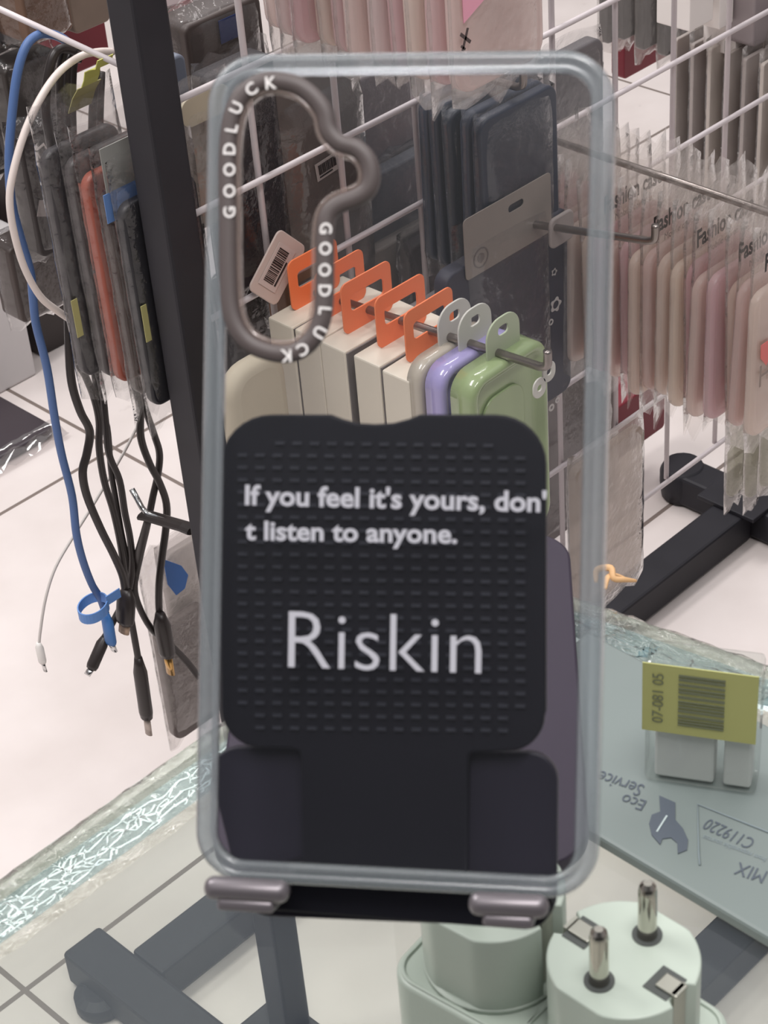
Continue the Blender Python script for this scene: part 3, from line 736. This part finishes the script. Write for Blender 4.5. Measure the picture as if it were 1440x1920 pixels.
# ------------------------------------------------------------------ low right: film bags, red carton
pack('red_carton', 'dark red carton low behind the right row of bags', 'carton', (1135, 745, 1245, 838), 1.15, .04, mat('carton_red', (118, 30, 44), .5))
pack('white_carton', 'white carton with dark upright line under the right row', 'carton', (1180, 836, 1262, 870), 1.20, .03, wb)
for k, (x0, x1, y0_, y1, Y) in enumerate(((1376, 1420, 770, 918, .80), (1412, 1452, 765, 920, .78), (1440, 1480, 760, 900, .76))):
    t, w, h, _ = pack('film_bag', 'greenish translucent bagged case low at the right, %s from the left' % ORD[k], 'phone case', (x0, y0_, x1, y1 - 6), Y, .006, clear('bag_green', (.85, .86, .80), .35, (180, 178, 160), .2), 'greenish bagged cases low at the right', film_m, seed=200 + k, part='case_shell')
pack('long_film_bag', 'long tan translucent bag hanging down beside the clear case', 'bag', (1085, 845, 1203, 1110), .70, .008, clear('bag_tan', (.82, .78, .74), .45, (186, 172, 162), .2), None, film_m, seed=220, part='case_shell')

# ------------------------------------------------------------------ left rail: bagged cases and cables
rl = thing('hang_rail', 'white wire rail behind the black upright carrying cables and bagged cases', 'rail', (.655, .884, .8795))
tube('wire', [(0, 0, 0), (0, .30, .0215)], .0019, white_wire, rl, 10)
left = [('dark grey bagged case leftmost on the white rail', (106, 245, 256, 690), .9365, (58, 55, 58)),
        ('grey bagged case second from the left on the white rail', (150, 260, 300, 690), .9245, (76, 71, 72)),
        ('rust red bagged case on the white rail', (178, 290, 328, 698), .9125, (158, 84, 68)),
        ('clear grey bagged case just right of the rust red one', (212, 320, 362, 720), .9010, (132, 122, 119)),
        ('black bagged case beside the upright on the white rail', (243, 345, 393, 740), .8895, (34, 34, 40))]
for k, (lab, r_, Y, c) in enumerate(left):
    a, b, z0, z1 = pk(*r_, Y); w, h = b - a, z1 - z0
    t = thing('bagged_phone_case', lab, 'phone case', ((a + b) / 2, Y, z1), (0, 0, 0), 'bagged cases on the white rail')
    m_ = mat('left_case_%d' % k, c, .4, var=.1, vscale=30) if k != 3 else clear('left_case_clear', (.8, .78, .77), .3, c, .15)
    slab('case_shell', t, w - .006, h, .0075, 0, m_, 0, .007, .002)
    film(t, w + .004, h + .052, .0105, film_thin, 300 + k, .034, 0, .008)
    if k == 3:
        bm = bmesh.new(); bm_box(bm, -w * .47, -.002, -.0058, -.0052, .003, .032); bm_obj('header_card', bm, mat('header_grey', (150, 150, 146), .6), t)
        bm = bmesh.new(); bm_box(bm, -w * .52, -.002, -.0062, -.0056, -.016, .003); bm_obj('blue_label', bm, mat('label_blue', (96, 130, 184), .5), t)
    if k == 4:
        bm = bmesh.new(); bm_box(bm, -w * .47, -w * .40, -.0062, -.0056, -.092, -.066); bm_obj('yellow_sticker', bm, mat('sticker_yellow', (170, 164, 110), .6), t)
    if k == 0:
        bm = bmesh.new(); bm_box(bm, -w * .51, -w * .43, -.0062, -.0056, -.125, -.098); bm_obj('yellow_sticker', bm, mat('sticker_yellow', (170, 164, 110), .6), t)
tg = thing('price_tag', 'yellow green paper tag looped over the white rail', 'tag', tuple(onX(178, 130, .655)))
o_ = tg.location
def ribbon(name, pxs, X, wid, m, parent, org, th=.0006):
    """bent strip following pixels on the plane x = X, with its width along x"""
    P = [onX(px_, py_, X) - org for px_, py_ in pxs]; V, Fc = [], []
    for p in P:
        for dx, dn in ((-wid / 2, 0), (wid / 2, 0), (wid / 2, th), (-wid / 2, th)): V.append(p + Vector((dx, dn, dn * .3)))
    for i in range(len(P) - 1):
        for k in range(4): Fc.append((i * 4 + k, i * 4 + (k + 1) % 4, i * 4 + 4 + (k + 1) % 4, i * 4 + 4 + k))
    Fc += [(0, 1, 2, 3), tuple(4 * (len(P) - 1) + k for k in range(4))]
    return mesh_obj(name, V, Fc, m, parent)
ylw = mat('tag_yellow', (196, 198, 104), .55)
ribbon('tag_loop', [(198, 108), (194, 124), (182, 126), (174, 130), (172, 146), (168, 158)], .655, .012, ylw, tg, o_)
ribbon('tag_paper', [(168, 158), (158, 176), (150, 204)], .655, .018, mat('tag_olive', (164, 158, 104), .6), tg, o_)

cable_black = mat('cable_black', (44, 38, 37), .4)
def cable(label, pxs, Y, r, m, cat='cable', name='charging_cable', dY=0):
    """hanging cable through these points of the photo; Y = its distance plane, dY = drift towards its lower end"""
    n = len(pxs); P = [onY(x, y, Y + dY * i / (n - 1)) for i, (x, y) in enumerate(pxs)]
    t = thing(name, label, cat, tuple(P[0])); tube('wire', [p - P[0] for p in P], r, m, t, 8, 5)
    return t, P
def plug(t, name, pa, pb, ra, m, Y, flat=1.0, tip=None, tipm=None, taper=1.0):
    o_ = t.location; a = onY(*pa, Y) - o_; b = onY(*pb, Y) - o_; d = (b - a)
    pts = [a + d * f for f in (0, .12, .25, .9, 1)]
    p = tube(name, pts, [ra * .55, ra * .75, ra, ra * taper, ra * .85 * taper], m, t, 12, 0, flat)
    if tip:
        c = onY(*tip, Y) - o_; tube('connector', [b - d * .02, c], ra * .62, tipm or chrome, p, 10, 0, .5)
    return p
blue = mat('cable_blue', (80, 108, 158), .5)
t, P = cable('blue braided cable looped over the white rail, hanging at the left', [(140, 92), (120, 74), (95, 64), (70, 66), (48, 88), (32, 140), (22, 220), (17, 300), (22, 380), (40, 450), (57, 510), (62, 560), (68, 610), (88, 690), (102, 780), (115, 850), (135, 930), (143, 1000), (155, 1050), (172, 1095), (188, 1122), (198, 1150)], .968, .0029, blue)
strap = mat('strap_blue', (90, 136, 200), .45)
o_ = t.location; cpt = onY(175, 1140, .962) - o_
V, Fc = [], []; nseg = 28
for i in range(nseg):
    a = 2 * math.pi * i / nseg
    for rr in (.0118, .0108):
        for dz in (-.0042, .0042): V.append(cpt + Vector((rr * math.cos(a), rr * math.sin(a) * .9, dz + .002 * math.cos(a))))
for i in range(nseg):
    j = (i + 1) % nseg; A = [4 * i, 4 * i + 1, 4 * i + 3, 4 * i + 2]; B = [4 * j, 4 * j + 1, 4 * j + 3, 4 * j + 2]
    for k in range(4): Fc.append((A[k], A[(k + 1) % 4], B[(k + 1) % 4], B[k]))
st_ = mesh_obj('strap', V, Fc, strap, t)
bm = bmesh.new(); q1 = onY(198, 1120, .955) - o_; q2 = onY(228, 1126, .955) - o_
bm_box(bm, q1.x, q2.x, q1.y - .0004, q1.y + .0004, q1.z - .0075, q1.z + .0005); bm_obj('strap_tail', bm, strap, t)
plug(t, 'plug', (199, 1150), (208, 1206), .0058, mat('plug_blue', (58, 112, 176), .45), .960, .6, (214, 1219))
white_c = mat('cable_white', (226, 214, 208), .4)
cable('thick white cable curving in a wide arc off the white rail', [(212, 97), (185, 97), (150, 106), (110, 136), (75, 186), (45, 252), (25, 322), (18, 372), (25, 430), (45, 500), (75, 555), (108, 583), (140, 604)], .948, .0024, white_c)
blk = 'black hanging cable, '
t1, P = cable(blk + 'leftmost of the bundle with a wide bend', [(140, 95), (112, 92), (95, 120), (85, 200), (100, 300), (118, 430), (127, 560), (129, 640), (134, 715), (150, 770), (168, 808), (163, 850), (155, 885), (163, 930), (188, 990), (213, 1040), (230, 1080), (236, 1115)], .960, .0030, cable_black)
plug(t1, 'plug', (238, 1105), (234, 1168), .0088, cable_black, .958, .6, (232, 1186), mat('connector_tan', (170, 146, 126), .4, .4))
t2, P = cable(blk + 'second of the bundle ending in a long straight plug', [(150, 90), (125, 90), (112, 150), (118, 300), (135, 500), (142, 660), (160, 705), (176, 745), (186, 790), (186, 840), (195, 900), (213, 960), (226, 1020), (234, 1080), (242, 1140), (251, 1190), (260, 1240)], .964, .0026, cable_black)
plug(t2, 'plug', (259, 1232), (275, 1345), .0062, cable_black, .964, .8, (279, 1376), mat('connector_grey', (176, 164, 156), .4, .5))
t3, P = cable(blk + 'third of the bundle with a short angled plug', [(145, 105), (130, 110), (125, 200), (140, 420), (155, 600), (188, 715), (198, 790), (204, 850), (224, 900), (234, 960), (244, 1010), (248, 1060), (240, 1110), (215, 1160), (196, 1195)], .969, .0025, cable_black)
plug(t3, 'plug', (198, 1192), (171, 1254), .0050, cable_black, .969, .8, (163, 1266))
cable(blk + 'thin middle one of the bundle', [(150, 112), (138, 130), (140, 300), (165, 600), (186, 760), (201, 800), (208, 880), (216, 930), (228, 1000), (240, 1060), (236, 1120)], .974, .0022, cable_black)
t5, P = cable(blk + 'right one ending in a brass connector', [(180, 130), (175, 300), (215, 600), (246, 700), (262, 762), (264, 820), (280, 868), (299, 905), (312, 945), (311, 990), (303, 1050), (298, 1100), (299, 1150), (308, 1195), (316, 1225)], .966, .0028, cable_black)
plug(t5, 'plug', (300, 1150), (314, 1228), .0075, cable_black, .962, .8, (320, 1262), mat('brass', (196, 156, 96), .25, .9))
cable(blk + 'right one crossing behind the brass ended one', [(190, 135), (190, 300), (230, 600), (266, 745), (288, 812), (299, 850), (296, 890), (287, 930), (276, 985), (262, 1045), (252, 1100), (262, 1140), (285, 1180), (315, 1205), (350, 1240), (372, 1268)], .972, .0026, cable_black)
t7, P = cable('thin white cable dangling low at the left above the floor', [(262, 790), (238, 838), (214, 880), (180, 938), (140, 1002), (105, 1062), (86, 1120), (76, 1180), (73, 1210)], 1.00, .0011, mat('cable_thin_white', (206, 200, 196), .4))
plug(t7, 'plug', (72, 1205), (80, 1242), .0036, mat('plug_white', (236, 232, 228), .4), 1.0, .8, (85, 1258))
# lower wire hook with a black hook-and-loop tie round it
h_ = thing('display_hook', 'bright wire hook tip under the cables beside the upright', 'hook', tuple(onX(345, 987, .655)))
o_ = h_.location
tube('wire', [onX(x, y, .655) - o_ for x, y in ((395, 1002), (345, 987), (300, 972), (276, 964), (266, 952), (247, 917))], .0022, chrome, h_, 8)
tie = thing('cable_tie', 'black fabric tie wrapped round the bright wire hook', 'cable tie', tuple(onX(345, 987, .655)))
V, Fc = tube_data([onX(x, y, .655) - o_ for x, y in ((362, 994), (345, 987), (310, 977), (280, 968), (268, 966))], .0058, 10, .5); mesh_obj('wrap', V, Fc, cable_black, tie)
tube('tail', [onX(x, y, .655) - o_ for x, y in ((278, 972), (268, 1010), (255, 1060), (246, 1105))], [.003, .0035, .0045, .005], cable_black, tie, 10, 3, .5)
# low clear packs on that hook
t, w, h, _ = pack('bagged_phone_case', 'smoky bagged case hanging low on the bright hook beside the upright', 'phone case', (312, 1150, 404, 1372), .990, .009, mat('low_case', (92, 82, 80), .4, var=.12), None, None, r=.008, part='case_shell')
film(t, w + .012, h + .085, .013, film_m, 401, .075, 0, .008)
q = onY(326, 1082, .990) - t.location
me_ = shape2d([[(-.009, 0), (-.003, -.014), (.006, -.013), (.011, -.003), (.006, .009), (-.009, .024)]], .0006, .0001); me_.transform(Matrix.Translation((q.x, -.0078, q.z)) @ XZ); link('blue_label', me_, mat('label_royal', (44, 100, 172), .5), t)
pack('bagged_phone_case', 'grey bagged case low behind the smoky one beside the upright', 'phone case', (330, 1010, 420, 1330), 1.006, .008, mat('low_case_grey', (132, 124, 120), .45), None, film_m, seed=402, r=.008, part='case_shell')

# ------------------------------------------------------------------ far left behind the rail
pack('kraft_box', 'brown kraft box at the top left corner behind the rail', 'box', (45, -60, 128, 72), 1.30, .06, mat('kraft', (104, 78, 62), .6, var=.2, vscale=25), sleeve=film_thin, seed=500)
pack('cream_edge_box', 'pale brown boxed pack between the kraft box and the upright', 'box', (132, -60, 200, 52), 1.33, .06, mat('kraft_pale', (122, 106, 94), .6, var=.12, vscale=25))
pack('grey_box', 'dark slate box at the very top left corner', 'box', (-40, -60, 42, 78), 1.34, .06, mat('box_slate', (70, 68, 72), .5))
pack('red_box', 'dark red box behind the rail beside the upright', 'box', (118, 30, 200, 128), 1.42, .06, mat('box_red', (112, 26, 40), .45))
t, w, h, _ = pack('dark_pack', 'tall dark brown bagged pack far left behind the cables', 'pack', (58, 235, 150, 470), 1.28, .03, dk('pack_dark_brown', (32, 25, 25)), sleeve=film_thin, seed=501)
q = onY(79, 286, 1.28) - t.location; barcode(t, q.x, -.0160, q.z, .010, .014, -.3, 3)
q = onY(86, 390, 1.28) - t.location; bm = bmesh.new(); bm_box(bm, -.009, .009, -.0003, .0003, -.007, .007); bm.transform(Matrix.Translation((q.x, -.0162, q.z)) @ Matrix.Rotation(.4, 4, 'Y')); bm_obj('sticker', bm, mat('sticker_dim', (128, 120, 118), .6), t)
t, w, h, _ = pack('taupe_pack', 'taupe wrapped pack far left under the dark brown one', 'pack', (28, 440, 140, 585), 1.31, .03, dk('pack_taupe', (66, 56, 53)), sleeve=film_thin, seed=502)
pack('grey_pack', 'grey brown bagged pack far left under the rail', 'pack', (20, 110, 120, 250), 1.33, .03, dk('pack_ash', (50, 44, 41)), sleeve=film_thin, seed=503)
pack('charcoal_pack', 'charcoal pack at the left edge behind the blue cable', 'pack', (-40, 110, 20, 330), 1.36, .04, dk('pack_charcoal', (30, 27, 28)), sleeve=film_thin, seed=504)
p0 = onZ(70, 702, 0)
cb = thing('cabinet', 'white cabinet corner standing on the floor at the left edge', 'cabinet', (p0.x, p0.y, 0))
dcm = mat('display_shade_dark', (46, 38, 37), .55)
dc = thing('display_shade_block', 'low dark display block far left behind the packs, standing in for floor shade', 'cabinet', (p0.x + .03, p0.y + .03, 0))  # dark display set down on the floor, standing in for the shade there
box('carcass', 0, .11, 0, .35, 0, .44, dcm, dc, .003); box('top', -.006, .116, -.006, .356, .44, .46, dcm, dc, .003)
hz = onY(12, 425, p0.y).z
cwm = mat('cabinet_white', (206, 202, 202), .5, var=.03, vscale=8)
box('carcass', -.7, 0, 0, .5, .0, hz - .02, cwm, cb, .004)
box('top', -.705, .008, -.008, .5, hz - .02, hz, cwm, cb, .004)
q = onZ(30, 790, 0)
dm = thing('film_wrapped_mat', 'dark film wrapped mat lying on the floor under the white cabinet', 'mat', (q.x, q.y, 0))
me_ = shape2d([rrect(.26, .13, .01, 4)], .012, .003, .008); me_.transform(Matrix.Translation((-.12, -.0, 0))); link('mat', me_, mat('mat_dark', (62, 54, 60), .4), dm)
V, Fc = [], []
for i in range(31):
    for j in range(6):
        x = -.26 + .28 * i / 30; y = -.085 + .03 * j / 5
        V.append((x, y, .004 + .012 * abs(noise.noise(Vector((x * 60, y * 50, 3)))) + .01 * j / 5))
for i in range(30):
    for j in range(5): a = i * 6 + j; Fc.append((a, a + 6, a + 7, a + 1))
mesh_obj('film_edge', V, Fc, clear('film_edge', (.85, .83, .83), .2, (190, 184, 184), .06, 1.5, 2), dm, True)

# ------------------------------------------------------------------ things lying on the glass at the right
zc = ZG + .0065
ca = thing('paper_carton', 'flat pale grey blue carton with upside down recycling print on the glass', 'carton', (.376, .20, ZG + .0012))
o_ = ca.location
carton_m = mat('carton_pale', (114, 124, 122), .5, var=.05, vscale=14)
bm = bmesh.new(); bm_box(bm, .3405 - o_.x, .4155 - o_.x, .06 - o_.y, .345 - o_.y, 0, .005, .0012, 2); bm_obj('carton', bm, carton_m, ca)
ink_g = mat('carton_ink', (76, 84, 94), .6); ink_l = mat('carton_ink_light', (122, 134, 138), .6)
def flat_poly(name, pxs, m, parent, z=zc - .0001, th=.0003):
    P = [onZ(x, y, z) - parent.location for x, y in pxs]
    me_ = shape2d([[(p.x, p.y) for p in P]], th, 0, z - parent.location.z); return link(name, me_, m, parent)
def flat_text(body, pa, pb, h, m, parent, bold=0, z=zc):
    a = onZ(*pa, z) - parent.location; b = onZ(*pb, z) - parent.location; d = b - a
    M = Matrix.Translation(a) @ Matrix.Rotation(math.atan2(d.y, d.x), 4, 'Z')
    return text('printed_text', body, m, parent, M, d.length, h, bold)
flat_poly('logo', [(1236, 1492), (1266, 1505), (1266, 1537), (1280, 1553), (1290, 1575), (1288, 1594), (1271, 1601), (1270, 1581), (1258, 1571), (1242, 1573), (1238, 1584), (1222, 1566), (1217, 1544), (1222, 1528), (1238, 1522)], ink_g, ca)
flat_poly('logo_stroke', [(1252, 1530), (1233, 1560), (1230, 1559), (1249, 1529)], mat('carton_highlight', (176, 190, 190), .5), ca, zc + .0001)
flat_text('Eco', (1213, 1501), (1171, 1488), .0048, ink_g, ca)
flat_text('Service', (1210, 1472), (1128, 1444), .0056, ink_g, ca)
flat_text('C119220', (1418, 1574), (1330, 1534), .0050, ink_g, ca)
flat_text('from responsible sources', (1440, 1605), (1322, 1562), .0028, ink_l, ca)
flat_text('MIX', (1440, 1634), (1386, 1616), .0052, ink_g, ca)
fr_ = [(1308, 1508), (1440, 1560), (1520, 1592), (1470, 1700), (1312, 1622), (1310, 1600)]
P = [onZ(x, y, zc) - o_ for x, y in fr_]
tube('print_frame', [P[4], P[5], P[0], P[1], P[2]], .0003, ink_l, ca, 6)
# clear box with yellow label
p1 = onZ(1207, 1464, zc).to_2d(); p2 = onZ(1416, 1494, zc).to_2d(); dd = p2 - p1; ang = math.atan2(dd.y, dd.x)
cbx = thing('clear_box', 'small clear plastic box with yellow barcode label standing on the pale carton', 'box', (p1.x, p1.y, zc), (0, 0, ang))
L = dd.length
bm = bmesh.new(); bm_box(bm, 0, L, 0, .012, .0004, .050, .0015, 2); bm_obj('box', bm, clear('clear_box', (.95, .96, .95), .04, (225, 232, 230), .06, 1.5, 1.2), cbx)
bm = bmesh.new(); bm_box(bm, .003, L * .62, .002, .010, .001, .030, .001, 2); bm_obj('insert', bm, mat('insert_white', (206, 208, 206), .5), cbx)
bm = bmesh.new(); bm_box(bm, L * .70, L * .95, .002, .010, .001, .036, .001, 2); bm_obj('insert', bm, MATS['insert_white'], cbx)
bm = bmesh.new(); bm_box(bm, -.0006, L * .98, -.0009, -.0005, .023, .0505); yl = bm_obj('label', bm, mat('label_yellow', (176, 176, 112), .5), cbx); yl['label'] = 'yellow barcode label'
rnd = random.Random(4); bm = bmesh.new(); z_ = .027
while z_ < .047:
    q_ = rnd.uniform(.0004, .0012); bm_box(bm, L * .30, L * .70, -.0012, -.0010, z_, z_ + q_); z_ += q_ + rnd.uniform(.0004, .0011)
bm_obj('barcode', bm, mat('label_ink', (112, 116, 92), .6), yl)
text('printed_text', '07-081 05', mat('label_ink', (112, 116, 92), .6), yl, Matrix.Translation((L * .17, -.0012, .027)) @ XZ @ Matrix.Rotation(math.pi / 2, 4, 'Z'), .02, .0035)
q = onZ(1150, 1092, ZG + .003)
kt = thing('raffia_twist', 'small curl of tan raffia lying on the far edge of the glass', 'ribbon', tuple(q))
rf = mat('raffia', (206, 164, 118), .6)
tube('curl', [(-.005, .004, .001), (-.002, .006, .004), (.001, .002, .005), (-.001, -.001, .003), (.002, -.004, .002), (.006, -.006, .000)], [.0007, .0012, .0013, .0012, .001, .0005], rf, kt, 8, 5, .5)
tube('curl', [(-.006, -.001, .001), (-.002, .001, .003), (.002, .001, .002), (.004, -.002, .001)], [.0006, .0011, .001, .0004], rf, kt, 8, 5, .5)
